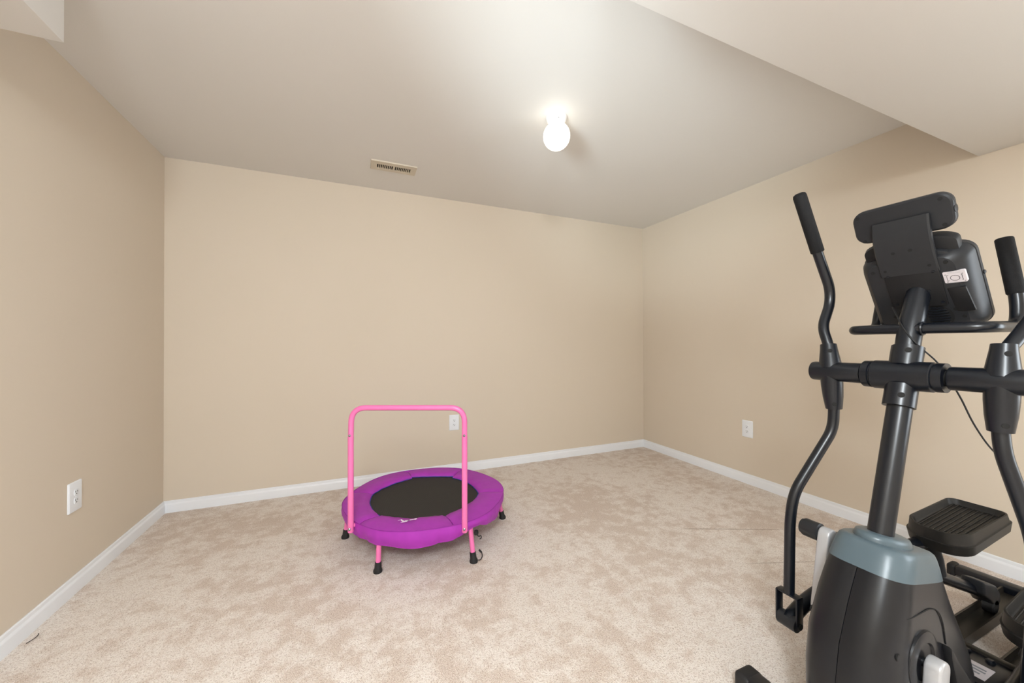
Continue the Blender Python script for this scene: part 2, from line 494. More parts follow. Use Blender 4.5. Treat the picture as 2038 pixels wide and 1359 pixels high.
# ------------------------------------------------------------------ trampoline
TC = V(0.418, 2.362, 0)
tr = thing('kids_trampoline', (TC.x, TC.y, 0), 'small round purple and pink trampoline with a pink handle bar', 'trampoline')
ang = math.radians
# frame ring and mat
make('frame_ring', MB().loft([[TC + V(math.cos(t) * (0.452 + 0.0125 * math.cos(q)), math.sin(t) * (0.452 + 0.0125 * math.cos(q)), 0.198 + 0.0125 * math.sin(q)) for q in [2 * PI * j / 10 for j in range(10)]] for t in [2 * PI * k / 72 for k in range(72)]], close=True), 'pink', tr)
mat = MB()
rings = []
for r in (0.02, 0.12, 0.24, 0.34, 0.40):
    rings.append([TC + V(r * math.cos(2 * PI * k / 60), r * math.sin(2 * PI * k / 60), 0.2035 - 0.004 * (1 - r / 0.4)) for k in range(60)])
mat.loft(rings, cap=True)
make('jumping_mat', mat, 'mat', tr)
# six padded cover panels
SE = [-147, -83, -19, 47, 97, 155]
def inner_r(t, i, u):
    a0, a1 = SE[i], SE[(i + 1) % 6]
    if a1 < a0: a1 += 360
    half = ang((a1 - a0) / 2); mid = (u - 0.5) * 2 * half
    chord = 0.338 * math.cos(half) / math.cos(mid)
    k = {3: 0.85}.get(i, 0.26)
    rr = 0.330 * (1 - k) + chord * k
    if i == 3: rr += 0.022
    rr -= 0.010 * math.cos(t)
    return rr
def outer_r(t):
    return 0.476 + 0.006 * math.cos(6 * t + 0.6) + 0.004 * noise.noise(V(math.cos(t) * 3, math.sin(t) * 3, 1.3))
for i in range(6):
    a0, a1 = SE[i], SE[(i + 1) % 6]
    if a1 < a0: a1 += 360
    NU, prof = 22, [0.0, 0.06, 0.25, 0.5, 0.75, 0.93, 1.0]
    top = []; pip = []
    for j in range(NU + 1):
        u = j / NU
        t = ang(a0 + 0.25 + (a1 - a0 - 0.5) * u)
        ri, ro = inner_r(t, i, u), outer_r(t)
        row = []
        edge = min(u, 1 - u)
        dip = -0.009 * math.exp(-(edge / 0.035) ** 2)
        for w in prof:
            r = ri + (ro - ri) * w
            z = 0.214 + 0.014 * math.sin(PI * min(1, w * 0.80 + 0.10)) ** 0.8 + dip
            if w == 0.0: z = 0.2065
            if w == 1.0: z = 0.2215 + dip * 0.3
            z += 0.005 * noise.noise(V(r * 9 * math.cos(t), r * 9 * math.sin(t), 4.1)) + 0.0032 * noise.noise(V(r * 34 * math.cos(t), r * 34 * math.sin(t), 8.3))
            row.append(TC + V(r * math.cos(t), r * math.sin(t), z))
        top.append(row); pip.append(row[0] - V(math.cos(t), math.sin(t), 0) * 0.0005 + V(0, 0, 0.0004))
    s = MB()
    vs_ = [p for row in top for p in row]; n_ = len(prof)
    vs_ += [V(p.x, p.y, min(p.z - 0.010, 0.2)) if k % n_ not in (0,) else V(p.x, p.y, 0.2045) for k, p in enumerate(vs_)]
    off = (NU + 1) * n_
    fs = []
    for j in range(NU):
        for k in range(n_ - 1):
            a = j * n_ + k; b_ = a + 1; c_ = a + n_ + 1; d_ = a + n_
            fs += [(a, b_, c_, d_), (a + off, d_ + off, c_ + off, b_ + off)]
        for k in (0, n_ - 1):
            a, d_ = j * n_ + k, (j + 1) * n_ + k
            fs.append((a, d_, d_ + off, a + off))
    for j in (0, NU):
        for k in range(n_ - 1):
            a, b_ = j * n_ + k, j * n_ + k + 1
            fs.append((a, a + off, b_ + off, b_))
    s.add(vs_, fs)
    pn = make('cover_panel', s, 'purple', tr, sharp=60)
    make('piping', MB().tube(pip, 0.0026, 6), 'blue', pn)
# skirt hanging from the outer edge, gathered at the legs
sk = MB(); top, bot, mid_ = [], [], []
def skirt_low(d):
    # d: angle in degrees; lower hem height
    dd = lambda a: min(abs((d - a) % 360), 360 - abs((d - a) % 360))
    z = 0.150
    z -= 0.022 * math.exp(-(dd(-108) / 24) ** 2)
    z -= 0.006 * math.exp(-(dd(-150) / 20) ** 2)
    z += 0.030 * math.exp(-(dd(-67) / 9) ** 2)
    z += 0.016 * math.exp(-(dd(165) / 12) ** 2)
    z -= 0.014 * math.exp(-(dd(-42) / 18) ** 2)
    return z + 0.0015 * math.sin(ang(d) * 11)
NS = 180
rings = []
for j in range(NS):
    d = j * 360 / NS; t = ang(d)
    ro = outer_r(t); zl = skirt_low(d)
    wr = noise.noise(V(math.cos(t) * 7, math.sin(t) * 7, 2.2))
    wr2 = noise.noise(V(math.cos(t) * 16, math.sin(t) * 16, 5.2))
    ring = []
    for f in (0, 0.12, 0.35, 0.6, 0.85, 0.97, 1.0):
        r = ro + 0.006 * math.sin(PI * f) + (0.012 * wr + 0.009 * wr2) * f - 0.012 * f * f
        z = 0.219 + (zl - 0.219) * f + (0.003 * noise.noise(V(math.cos(t) * 12, math.sin(t) * 12, 9)) if f == 0 else 0)
        ring.append(TC + V(r * math.cos(t), r * math.sin(t), z))
    for f in (1.0, 0.5, 0.02):
        r = ro - 0.006 + 0.006 * math.sin(PI * f) + (0.012 * wr + 0.009 * wr2) * f - 0.012 * f * f
        z = 0.216 + (zl + 0.001 - 0.216) * f
        ring.append(TC + V(r * math.cos(t), r * math.sin(t), z))
    rings.append(ring)
sk.loft(rings, close=True)
skirt = make('skirt', sk, 'purple', tr, sharp=70)
hem = [TC + V((outer_r(ang(d)) - 0.0125 + 0.012 * noise.noise(V(math.cos(ang(d)) * 7, math.sin(ang(d)) * 7, 2.2)) + 0.009 * noise.noise(V(math.cos(ang(d)) * 16, math.sin(ang(d)) * 16, 5.2))) * math.cos(ang(d)), (outer_r(ang(d)) - 0.0125 + 0.012 * noise.noise(V(math.cos(ang(d)) * 7, math.sin(ang(d)) * 7, 2.2)) + 0.009 * noise.noise(V(math.cos(ang(d)) * 16, math.sin(ang(d)) * 16, 5.2))) * math.sin(ang(d)), skirt_low(d) + 0.002) for d in range(0, 361, 3)]
make('hem', MB().tube(hem, 0.0032, 6), 'purple', skirt)
rimp = [TC + V((outer_r(ang(d)) + 0.001) * math.cos(ang(d)), (outer_r(ang(d)) + 0.001) * math.sin(ang(d)), 0.2205) for d in range(0, 361, 3)]
make('edge_seam', MB().tube(rimp, 0.0022, 6), 'purple_seam', skirt)
# legs
feet = [(0.111, 2.012), (0.584, 1.905), (0.905, 2.305), (-0.048, 2.441)]
for a in (52, 111):
    feet.append((TC.x + 0.485 * math.cos(ang(a)), TC.y + 0.485 * math.sin(ang(a))))
for fx, fy in feet:
    d = (V(fx, fy, 0) - TC).normalized()
    ft = V(fx, fy, 0)
    tp = TC + d * 0.452 + V(0, 0, 0.198)
    ax = (ft - tp).normalized()
    lg = make('leg', MB().tube([tp, ft - ax * 0.012], 0.0128, 14), 'pink', tr)
    b0 = ft - ax * 0.050
    make('rubber_foot', MB().tube([b0, b0 + ax * 0.006, b0 + ax * 0.03, V(fx, fy, 0.008) , V(fx, fy, 0.0)], [0.0160, 0.0165, 0.0175, 0.0225, 0.0215], 16), 'rubber', lg, sharp=40)
# handle bar
HL, HR = V(-0.0158, 2.1219, 0), V(0.5300, 1.8890, 0)
dd = (HR - HL).normalized(); nn = V(0, 0, 1).cross(dd)
if nn.y > 0: nn = -nn
zt = 0.822
pts = fillet([HL + V(0, 0, 0.664), HL + V(0, 0, zt) + dd * 0.004, HR + V(0, 0, zt), HR + V(0, 0, 0.664)], 0.085, 12)
make('handle_bar', MB().tube(pts, 0.0142, 18, cap=True), 'pink', tr)
for base in (HL, HR):
    po = make('handle_post', MB().tube([base + V(0, 0, 0.226), base + V(0, 0, 0.64), base + V(0, 0, 0.662)], [0.0148, 0.0148, 0.0151], 18), 'pink', tr)
    make('post_collar', MB().tube([base + V(0, 0, 0.655), base + V(0, 0, 0.672)], 0.0153, 18), 'pink', po)
    make('post_bolt', MB().tube([base + V(0, 0, 0.672 + 0.008) + nn * 0.010, base + V(0, 0, 0.68) + nn * 0.016, base + V(0, 0, 0.68) + nn * 0.0185], [0.0068, 0.0064, 0.003], 12), 'steel', po)
    cl = make('post_socket', MB().tube([base + V(0, 0, 0.176), base + V(0, 0, 0.180), base + V(0, 0, 0.226)], [0.0140, 0.0152, 0.0152], 18), 'pink', tr)
    inw = (TC - base); inw.z = 0; inw.normalize()
    make('socket_arm', MB().tube([base + V(0, 0, 0.207), base + inw * 0.055 + V(0, 0, 0.200)], 0.0105, 12), 'pink', cl)
    make('socket_bolt', MB().tube([base + V(0, 0, 0.197) + nn * 0.010, base + V(0, 0, 0.197) + nn * 0.018, base + V(0, 0, 0.197) + nn * 0.021], [0.0075, 0.007, 0.003], 12), 'steel', cl)
# printed emblem on the front panel: a leaping figure
em = V(0.248, 2.003, 0.2365)
e_r = V(0.92, -0.39, 0); e_u = V(0.39, 0.92, 0)
def epoly(pl):
    s = MB()
    P_ = [em + e_r * (u * 0.00125) + e_u * (v * 0.00235) for u, v in pl]
    return [p for p in P_]
shapes = [
    [(-34, 1), (-26, 4), (-21, 7), (-16, 3), (-5, -2), (-2, 2), (6, 3), (16, 2), (22, 4), (30, 6), (31, 8), (20, 6), (14, 5), (6, -3), (-4, -6), (-14, -8), (-18, -8), (-10, -5), (-20, 0), (-24, 4)],
    [(30, 6.5), (34, 6), (39, 6.5), (42, 9), (39, 11), (34, 10.5), (31, 9)],
]
s = MB()
for pl in shapes:
    P0 = epoly(pl); k = len(P0)
    s.add(P0 + [p + V(0, 0, 0.0012) for p in P0], [tuple(range(k))[::-1], tuple(range(k, 2 * k))] + [(j, (j + 1) % k, (j + 1) % k + k, j + k) for j in range(k)])
make('emblem', s, 'white_print', tr, smooth=False, label='white printed leaping figure emblem')
# elastic cord ends and toggle by the right front leg
tg = V(0.595, 1.895, 0.158)
make('cord_toggle', MB().lathe([(0.004, -0.014), (0.010, -0.011), (0.012, 0), (0.010, 0.010), (0.004, 0.013)], tg, n=12), 'rubber', tr)
make('elastic_cord', MB().tube(fillet([tg + V(0, 0, -0.008), tg + V(0.012, -0.006, -0.022), tg + V(0.024, -0.008, -0.016), tg + V(0.026, -0.008, -0.032), tg + V(0.016, -0.006, -0.036)], 0.008, 5), 0.0026, 8), 'rubber', tr)
make('elastic_cord', MB().tube(fillet([V(0.609, 1.890, 0.066), V(0.622, 1.885, 0.052), V(0.626, 1.884, 0.030), V(0.615, 1.888, 0.012), V(0.604, 1.892, 0.012)], 0.01, 5), [0.0052] * 4 + [0.0026] * 16, 8), 'rubber', tr)

# ------------------------------------------------------------------ elliptical trainer
YC = 0.59
el = thing('elliptical_trainer', (1.95, YC, 0), 'black and gray elliptical trainer standing in front of the right wall', 'elliptical trainer')

# --- stabilizers, frame beam, rails
def bar_y(name, x, y0, y1, w, hgt_, z, mat_, bevel=0.012):
    return make(name, MB().box((x, (y0 + y1) / 2, z + hgt_ / 2), (w, y1 - y0, hgt_)), mat_, el, bevel=bevel, seg=3)
fs_ = bar_y('front_stabilizer', 1.207, 0.345, 0.835, 0.070, 0.052, 0.014, 'black_metal')
for y in (0.340, 0.840):
    make('end_cap', MB().box((1.207, y, 0.0330), (0.078, 0.055, 0.066)), 'rubber', fs_, bevel=0.014, seg=3)
rs_ = bar_y('rear_stabilizer', 2.755, 0.325, 0.855, 0.060, 0.044, 0.012, 'black_metal')
for y in (0.316, 0.864):
    make('end_cap', MB().box((2.755, y, 0.030), (0.066, 0.030, 0.060)), 'rubber', rs_, bevel=0.012, seg=3)
make('frame_beam', MB().box(((1.20 + 1.92) / 2, YC, 0.066), (0.72, 0.060, 0.060)), 'black_metal', el, bevel=0.008)
cb = make('cross_plate', MB().box((1.955, YC, 0.034), (0.20, 0.25, 0.050)), 'black_metal', el, bevel=0.004)
lip = make('cross_lip', MB().box((2.045, YC, 0.036), (0.022, 0.27, 0.064)), 'rail', el, bevel=0.003)
for y in (0.665, 0.600, 0.545, 0.470):
    make('bolt', MB().lathe([(0.012, 0), (0.012, 0.006), (0.007, 0.010)], (2.012, y, 0.059), n=12), 'black_metal', cb)
make('data_label', MB().box((1.925, 0.560, 0.0595), (0.085, 0.075, 0.0012)), 'sticker', cb, smooth=False, label='white data label')
for k, (dx, w) in enumerate(((0.016, 0.05), (0.000, 0.055), (-0.018, 0.04))):
    make('print_line', MB().box((1.925 + dx, 0.560, 0.0603), (0.008, w, 0.0006)), 'gray_ink', cb, smooth=False)
for sgn in (1, -1):
    yc_ = YC + sgn * 0.080
    s = MB()
    prof = [(-0.036, 0.046), (-0.030, 0.046), (-0.028, 0.020), (0.028, 0.020), (0.030, 0.046), (0.036, 0.046), (0.036, 0.006), (-0.036, 0.006)]
    s.loft([[V(x, yc_ + a, z) for a, z in prof] for x in (2.03, 2.735)])
    make('rail', s, 'rail', el, smooth=False)

# --- shroud (flywheel housing)
LV = [  # level, front x, rear x, half width
    (0.030, 1.215, 1.795, 0.084), (0.080, 1.195, 1.788, 0.098), (0.150, 1.185, 1.766, 0.104), (0.240, 1.188, 1.730, 0.106),
    (0.331, 1.206, 1.685, 0.105), (0.428, 1.247, 1.632, 0.100), (0.480, 1.272, 1.603, 0.096), (0.530, 1.297, 1.574, 0.092)]
CAPL = [(0.5305, 1.2962, 1.5750, 0.0928), (0.560, 1.312, 1.562, 0.0905), (0.585, 1.326, 1.549, 0.0872), (0.598, 1.335, 1.541, 0.0840), (0.604, 1.342, 1.533, 0.0785), (0.606, 1.352, 1.522, 0.0700), (0.6045, 1.368, 1.505, 0.0560)]
nose = lambda z: 0.078 + 0.035 * max(0.0, min(1.0, (0.53 - z) / 0.28))
def sec(lv, n=72, half=None):
    s_, xf, xr, w = lv
    k = max(0.0, min(1.0, (s_ - 0.15) / 0.30))
    out = []
    cx = xf + nose(s_)         # front nose centre
    for j in range(n):
        a = 2 * PI * j / n
        ca, sa = math.cos(a), math.sin(a)
        if ca < 0:   # rounded nose
            x = cx - (cx - xf) * abs(ca) ** 0.95
            y = w * math.copysign(abs(sa) ** 0.58, sa)
        else:        # flat sides, small rear radius
            x = cx + (xr - cx) * abs(ca) ** 0.35
            y = w * math.copysign(abs(sa) ** 0.30, sa)
        z = s_ - 0.21 * (x - 1.297) * k
        out.append(V(x, YC + y, z))
    return out
def half_shroud(sgn):
    rings = []
    for lv in LV:
        pts_ = sec(lv, 72)
        h_ = [p for p in pts_ if (p.y - YC) * sgn > 0.0012]
        h_.sort(key=lambda p: math.atan2(abs(p.y - YC) / lv[3], p.x - (lv[1] + nose(lv[0]))))
        xf = min(pts_, key=lambda p: p.x); xr = max(pts_, key=lambda p: p.x)
        e = 0.0008 * sgn
        rings.append([V(xr.x, YC + e, xr.z)] + h_ + [V(xf.x + 0.004, YC + e, xf.z)])
    m_ = min(len(r) for r in rings)
    assert all(len(r) == m_ for r in rings)
    return MB().loft(rings)
sh = [make('shroud_half', half_shroud(s_), 'shroud', el, sharp=50) for s_ in (1, -1)]
cap = make('shroud_cap', MB().loft([sec(l) for l in CAPL]), 'gray_cap', el, sharp=50, label='gray plastic cap of the shroud')
# mast boot on top of the cap
bt = MB(); rings = []
for zo, grow in ((0.0, 1.0), (0.020, 0.97), (0.030, 0.90), (0.033, 0.80)):
    ring = []
    for j in range(36):
        a = 2 * PI * j / 36
        x = 1.432 + 0.084 * grow * math.cos(a); y = YC + 0.060 * grow * math.sin(a)
        ring.append(V(x, y, 0.592 - 0.21 * (x - 1.36) + zo - 0.012))
    rings.append(ring)
bt.loft(rings)
make('mast_boot', bt, 'gray_cap', el, sharp=50)
def side_pt(x, z, o=0.0, sgn=-1):
    # point on the flat side of the shroud
    for a, b_ in zip(LV[:-1], LV[1:]):
        if a[0] <= z <= b_[0]:
            t = (z - a[0]) / (b_[0] - a[0]); w = a[3] + (b_[3] - a[3]) * t
            return V(x, YC + sgn * (w + o), z)
    return V(x, YC + sgn * (LV[0][3] + o), z)
for sgn, half in ((-1, sh[1]), (1, sh[0])):
    # crank hub boss, panel crease and screw recess on each side
    hub = MB().lathe([(0.078, -0.004), (0.076, 0.003), (0.066, 0.006), (0.050, 0.006), (0.046, 0.001), (0.010, 0.001)], (1.376, YC + sgn * 0.1035, 0.320), 'y', 40)
    if sgn < 0:
        hub = MB().lathe([(0.078, 0.004), (0.076, -0.003), (0.066, -0.006), (0.050, -0.006), (0.046, -0.001), (0.010, -0.001)], (1.376, YC + sgn * 0.1035, 0.320), 'y', 40)
    make('hub_cover', hub, 'shroud', half, sharp=40)
    def nose_pt(lv, a):
        sx, xf, xr, w = lv
        cx = xf + nose(sx)
        return V(cx - (cx - xf) * abs(math.cos(a)) ** 0.95, YC + sgn * w * abs(math.sin(a)) ** 0.58, sx - 0.21 * (cx - 1.297) * max(0, min(1, (sx - 0.15) / 0.3)))
    LC = (0.452, 1.2588, 1.618, 0.0983)
    crease = [nose_pt(LC, math.radians(d_)) for d_ in (142, 130, 120, 110, 100, 92)]
    z0 = crease[-1].z
    crease += [side_pt(1.43, z0 - 0.001, -0.0006, sgn), side_pt(1.475, z0 - 0.018, -0.0006, sgn), side_pt(1.497, z0 - 0.06, -0.0006, sgn), side_pt(1.502, z0 - 0.115, -0.0006, sgn)]
    make('panel_crease', MB().tube(fillet(crease, 0.03, 5), 0.0014, 6), 'dark_hole', half)
    make('screw_recess', MB().lathe([(0.0095, -0.002), (0.0095, 0.0015), (0.006, 0.0016), (0.0055, -0.001), (0.002, -0.001)] if sgn > 0 else [(0.0095, 0.002), (0.0095, -0.0015), (0.006, -0.0016), (0.0055, 0.001), (0.002, 0.001)], nose_pt((0.362, 1.219, 1.624, 0.1035), math.radians(118)), 'y', 16), 'dark_hole', half)

# --- black fin beside each crank
for sgn in (1, -1):
    fin = [(1.484, 0.335), (1.488, 0.300), (1.515, 0.225), (1.575, 0.110), (1.655, 0.100), (1.610, 0.195), (1.530, 0.280)]
    make('crank_fin', MB().prism(fin, YC + sgn * 0.098, YC + sgn * 0.122, lambda u, v, t: V(u, t, v)), 'plate_black', el, bevel=0.005)

# --- cranks
AX, AZ = 1.376, 0.320
make('crank_axle', MB().tube([V(AX, YC - 0.128, AZ), V(AX, YC + 0.128, AZ)], 0.012, 16), 'black_metal', el)
PIN = {1: V(1.412, 0, 0.533), -1: V(1.340, 0, 0.107)}
def crank(sgn):
    p0, p1 = V(AX, 0, AZ), PIN[sgn]
    d = (p1 - p0).normalized(); L = (p1 - p0).length; q = V(d.z, 0, -d.x)
    poly = []
    for k in range(13):
        a = PI / 2 + PI * k / 12
        poly.append((0.027 * math.cos(a), 0.027 * math.sin(a)))
    for k in range(13):
        a = -PI / 2 + PI * k / 12
        poly.append((L + 0.024 * math.cos(a), 0.024 * math.sin(a)))
    y0, y1 = YC + sgn * 0.112, YC + sgn * 0.146
    s = MB().prism(poly, 0, 1, lambda u, v, t: p0 + d * u + q * v + V(0, y0 + (y1 - y0) * t, 0))
    c_ = make('crank_arm', s, 'silver', el, bevel=0.006, seg=3, label='silver crank arm')
    pb = make('crank_bushing', MB().lathe([(0.024, 0), (0.0285, 0.003), (0.0285, 0.046), (0.0265, 0.049), (0.0235, 0.0495), (0.0235, 0.055), (0.018, 0.057)] if sgn > 0 else [(0.024, 0), (0.0285, -0.003), (0.0285, -0.054), (0.0265, -0.057), (0.0235, -0.0575), (0.0235, -0.063), (0.018, -0.065)], V(p1.x, y1, p1.z), 'y', 24), 'black_plastic', el)
    return c_
crank(1); crank(-1)

# --- legs, rollers, foot links, pedals (sgn = +1 far side, -1 near side)
def legset(sgn, dx, dz_ped, end):
    p1 = PIN[sgn]
    a = V(p1.x, YC + sgn * 0.172, p1.z)
    b_ = V(end[0], YC + sgn * 0.100, end[1])
    leg = make('roller_leg', MB().tube(fillet([a, a + V(0.10, -sgn * 0.004, (b_.z - a.z) * 0.10), b_], 0.05, 5), 0.0225, 18), 'black_metal', el)
    # roller housing at the rear end
    ex, ez = end
    prof = [(-0.100, 0.085), (-0.030, 0.062), (0.020, 0.040), (0.058, 0.000), (0.062, -0.030), (0.040, -0.050), (0.004, -0.044), (-0.030, -0.010), (-0.095, 0.030)]
    hs = make('roller_housing', MB().prism(prof, YC + sgn * 0.062, YC + sgn * 0.128, lambda u, v, t: V(ex + u, t, ez + v)), 'black_plastic', el, bevel=0.008, seg=3)
    make('housing_screw', MB().lathe([(0.006, 0), (0.006, 0.002), (0.003, 0.003)] if sgn > 0 else [(0.006, 0), (0.006, -0.002), (0.003, -0.003)], V(ex + 0.035, YC + sgn * 0.128, ez - 0.01), 'y', 12), 'dark_hole', hs)
    make('roller_wheel', MB().lathe([(0.026, -0.018), (0.031, -0.014), (0.031, 0.014), (0.026, 0.018)], V(ex + 0.015, YC + sgn * 0.080, 0.052), 'y', 24), 'rubber', el)
    return leg
legset(1, 0, 0, (2.455, 0.098))
legset(-1, 0, 0, (2.370, 0.098))

def pedal(sgn, toe, heel, name='pedal'):
    """toe, heel: centre points (x, y, z) of the tread"""
    toe, heel = Vector(toe), Vector(heel)
    X = (heel - toe); Lp = X.length; X.normalize()
    Y = V(0, 1, 0) - X * X.y; Y.normalize()
    Z = X.cross(Y)
    W = 0.176
    P_ = lambda u, v, w: toe + X * u + Y * v + Z * w
    root_ = None
    # outline: rounded toe, squarer heel
    def outline(g, n=10):
        pts_ = []
        hw = W / 2 + g
        r1, r2_ = 0.072, 0.030
        for cx, cy, r, a0 in ((Lp + g - r2_, hw - r2_, r2_, 0), (-g + r1, hw - r1, r1, 90), (-g + r1, -hw + r1, r1, 180), (Lp + g - r2_, -hw + r2_, r2_, 270)):
            for k in range(n + 1):
                a = math.radians(a0 + 90 * k / n)
                pts_.append((cx + r * math.cos(a), cy + r * math.sin(a)))
        return pts_
    lift = lambda u: 0.032 - 0.014 * max(0, min(1, (u - 0.04) / Lp))
    s = MB()
    rings = [[P_(u, v, -0.050) for u, v in outline(-0.012)], [P_(u, v, -0.046) for u, v in outline(0.0)], [P_(u, v, -0.010) for u, v in outline(0.004)],
             [P_(u, v, -0.008) for u, v in outline(0.000)], [P_(u, v, lift(u)) for u, v in outline(-0.004)], [P_(u, v, lift(u) + 0.001) for u, v in outline(-0.008)],
             [P_(u, v, lift(u) - 0.002) for u, v in outline(-0.0105)], [P_(u, v, 0.004) for u, v in outline(-0.015)], [P_(u, v, 0.0) for u, v in outline(-0.019)]]
    s.loft(rings)
    pd = make(name, s, 'tread', el, sharp=35)
    nr = 10
    for k in range(nr):
        v = -W / 2 + 0.026 + (W - 0.052) * k / (nr - 1)
        inset = 0.030 if 0 < k < nr - 1 else 0.046
        make('tread_rib', MB().tube([P_(inset, v, 0.0), P_(inset + 0.01, v, 0.0014), P_(Lp - 0.030, v, 0.0014), P_(Lp - 0.022, v, 0.0)], 0.0026, 6), 'tread', pd)
    # toe-wall notches
    # slot through the heel wall
    make('heel_slot', MB().box(P_(Lp + 0.0005, 0, -0.001), (0.010, 0.095, 0.012), Matrix((X, Y, Z)).transposed()), 'dark_hole', pd, bevel=0.003)
    return pd
pedal(1, (2.012, 0.688, 0.420), (2.378, 0.672, 0.470))
pedal(-1, (1.965, 0.435, 0.220), (2.300, 0.442, 0.262))
for sgn, pts_ in ((1, [(1.405, 0.835, 0.181), (1.50, 0.826, 0.236), (1.80, 0.765, 0.345), (2.02, 0.730, 0.372), (2.22, 0.715, 0.392)]),
                  (-1, [(1.470, 0.345, 0.100), (1.58, 0.352, 0.110), (1.80, 0.410, 0.150), (1.98, 0.450, 0.178), (2.20, 0.460, 0.200)])):
    make('foot_link', MB().tube(fillet(pts_, 0.08, 6), 0.0235, 18), 'black_metal', el)
# pedal posts joining foot link and roller leg
make('pedal_post', MB().tube([V(2.115, 0.700, 0.248), V(2.105, 0.705, 0.31), V(2.07, 0.716, 0.385)], [0.020, 0.021, 0.028], 14), 'black_plastic', el)
make('pedal_post', MB().tube([V(2.06, 0.480, 0.105), V(2.06, 0.470, 0.14), V(2.06, 0.462, 0.185)], [0.020, 0.021, 0.028], 14), 'black_plastic', el)

# --- mast, hub and pivot tubes
mast_pts = fillet([V(1.300, YC, 0.20), V(1.426, YC, 0.612), V(1.555, YC, 1.020), V(1.596, YC, 1.190), V(1.672, YC, 1.345)], 0.10, 8)
make('mast', MB().tube(mast_pts, 0.0292, 28), 'black_metal', el)
PX, PZ = 1.560, 1.055
hubp = [(0.030, -0.092), (0.0425, -0.092), (0.0430, -0.074), (0.0395, -0.073), (0.0395, -0.070), (0.0445, -0.066), (0.0450, 0.066), (0.0395, 0.070), (0.0395, 0.073), (0.0430, 0.074), (0.0425, 0.092), (0.030, 0.092)]
hub = make('pivot_hub', MB().lathe(hubp, (PX, YC, PZ), 'y', 36), 'black_metal', el, sharp=30)
dm = V(0.31, 0, 0.95).normalized()
for t0, t1 in ((0.030, 0.092), (-0.098, -0.030)):
    c_ = V(PX, YC, PZ)
    make('mast_collar', MB().tube([c_ + dm * t0, c_ + dm * t1], 0.0375, 28), 'black_metal', hub, sharp=30)
    tt = (t0 + t1) / 2 + (0.012 if t0 > 0 else -0.004)
    fr_ = V(-0.86, -0.40, 0.28).normalized()
    c2 = c_ + dm * tt
    make('collar_screw', MB().tube([c2 + fr_ * 0.034, c2 + fr_ * 0.0400, c2 + fr_ * 0.0405], [0.008, 0.0078, 0.004], 14), 'dark_hole', hub)
make('pivot_axle', MB().tube([V(PX, YC - 0.11, PZ), V(PX, YC + 0.11, PZ)], 0.024, 20), 'dark_hole', el)

# --- moving arms
def arm(sgn, up_pts, low_pts, grip_from, ysgn_x):
    y_in, y_out = YC + sgn * 0.098, YC + sgn * 0.246
    n_ = 30
    tb = MB().lathe([(0.026, 0), (0.0325, 0.001), (0.0335, 0.004), (0.0335, 0.140), (0.0320, 0.146), (0.024, 0.148)] if sgn > 0 else
                    [(0.026, 0), (0.0325, -0.001), (0.0335, -0.004), (0.0335, -0.140), (0.0320, -0.146), (0.024, -0.148)], (PX, y_in, PZ), 'y', 32)
    a_ = make('swing_arm', tb, 'black_metal', el, sharp=30, label='black pivoting handle arm')
    J = V(PX, YC + sgn * 0.190, PZ)
    u0 = (Vector(up_pts[0]) - J).normalized(); l0 = (Vector(low_pts[0]) - J).normalized()
    make('upper_socket', MB().tube([J + u0 * 0.010, J + u0 * 0.045, J + u0 * 0.080, J + u0 * 0.098], [0.034, 0.0295, 0.0250, 0.0235], 24), 'black_metal', a_, sharp=30)
    make('lower_socket', MB().tube([J + l0 * 0.010, J + l0 * 0.050, J + l0 * 0.090, J + l0 * 0.132], [0.0315, 0.0310, 0.0285, 0.0235], 24), 'black_metal', a_, sharp=30)
    fr_ = V(-0.80, -0.50, 0.10)
    for dv, tt, rr in ((u0, 0.070, 0.0258), (l0, 0.112, 0.0258)):
        f2 = (fr_ - dv * fr_.dot(dv)).normalized(); c2 = J + dv * tt
        make('socket_screw', MB().tube([c2 + f2 * (rr - 0.004), c2 + f2 * (rr + 0.0012), c2 + f2 * (rr + 0.0016)], [0.0075, 0.0072, 0.004], 14), 'dark_hole', a_)
    ut = fillet([J + u0 * 0.05] + [Vector(q) for q in up_pts], 0.055, 8)
    make('upper_arm', MB().tube(ut, 0.0160, 20), 'black_metal', a_)
    g0, g1 = Vector(grip_from), Vector(up_pts[-1])
    gd = (g1 - g0).normalized()
    make('grip', MB().tube([g0, g0 + gd * 0.003, g1 + gd * 0.004, g1 + gd * 0.012, g1 + gd * 0.016], [0.0185, 0.0205, 0.0205, 0.0180, 0.010], 24), 'foam', a_, sharp=50)
    lt = fillet([J + l0 * 0.09] + [Vector(q) for q in low_pts], 0.065, 8)
    make('lower_arm', MB().tube(lt, 0.0165, 20), 'black_metal', a_)
    # fork at the bottom
    e = Vector(low_pts[-1])
    fk = MB()
    hw = 0.036
    fk.box(e + V(0, 0, -0.003), (0.030, 2 * hw, 0.006))
    for s2 in (-1, 1):
        fk.box(e + V(0, s2 * (hw - 0.003), -0.055), (0.034, 0.006, 0.108))
    fo = make('fork', fk, 'black_metal', a_, bevel=0.0015)
    p_ = e + V(0, 0, -0.098)
    make('fork_pin', MB().tube([p_ + V(0, -hw - 0.003, 0), p_ + V(0, hw + 0.003, 0)], 0.0100, 16), 'dark_hole', a_)
    make('link_bushing', MB().tube([p_ + V(0, -hw + 0.007, 0), p_ + V(0, hw - 0.007, 0)], 0.0250, 20), 'black_plastic', a_)
    return a_
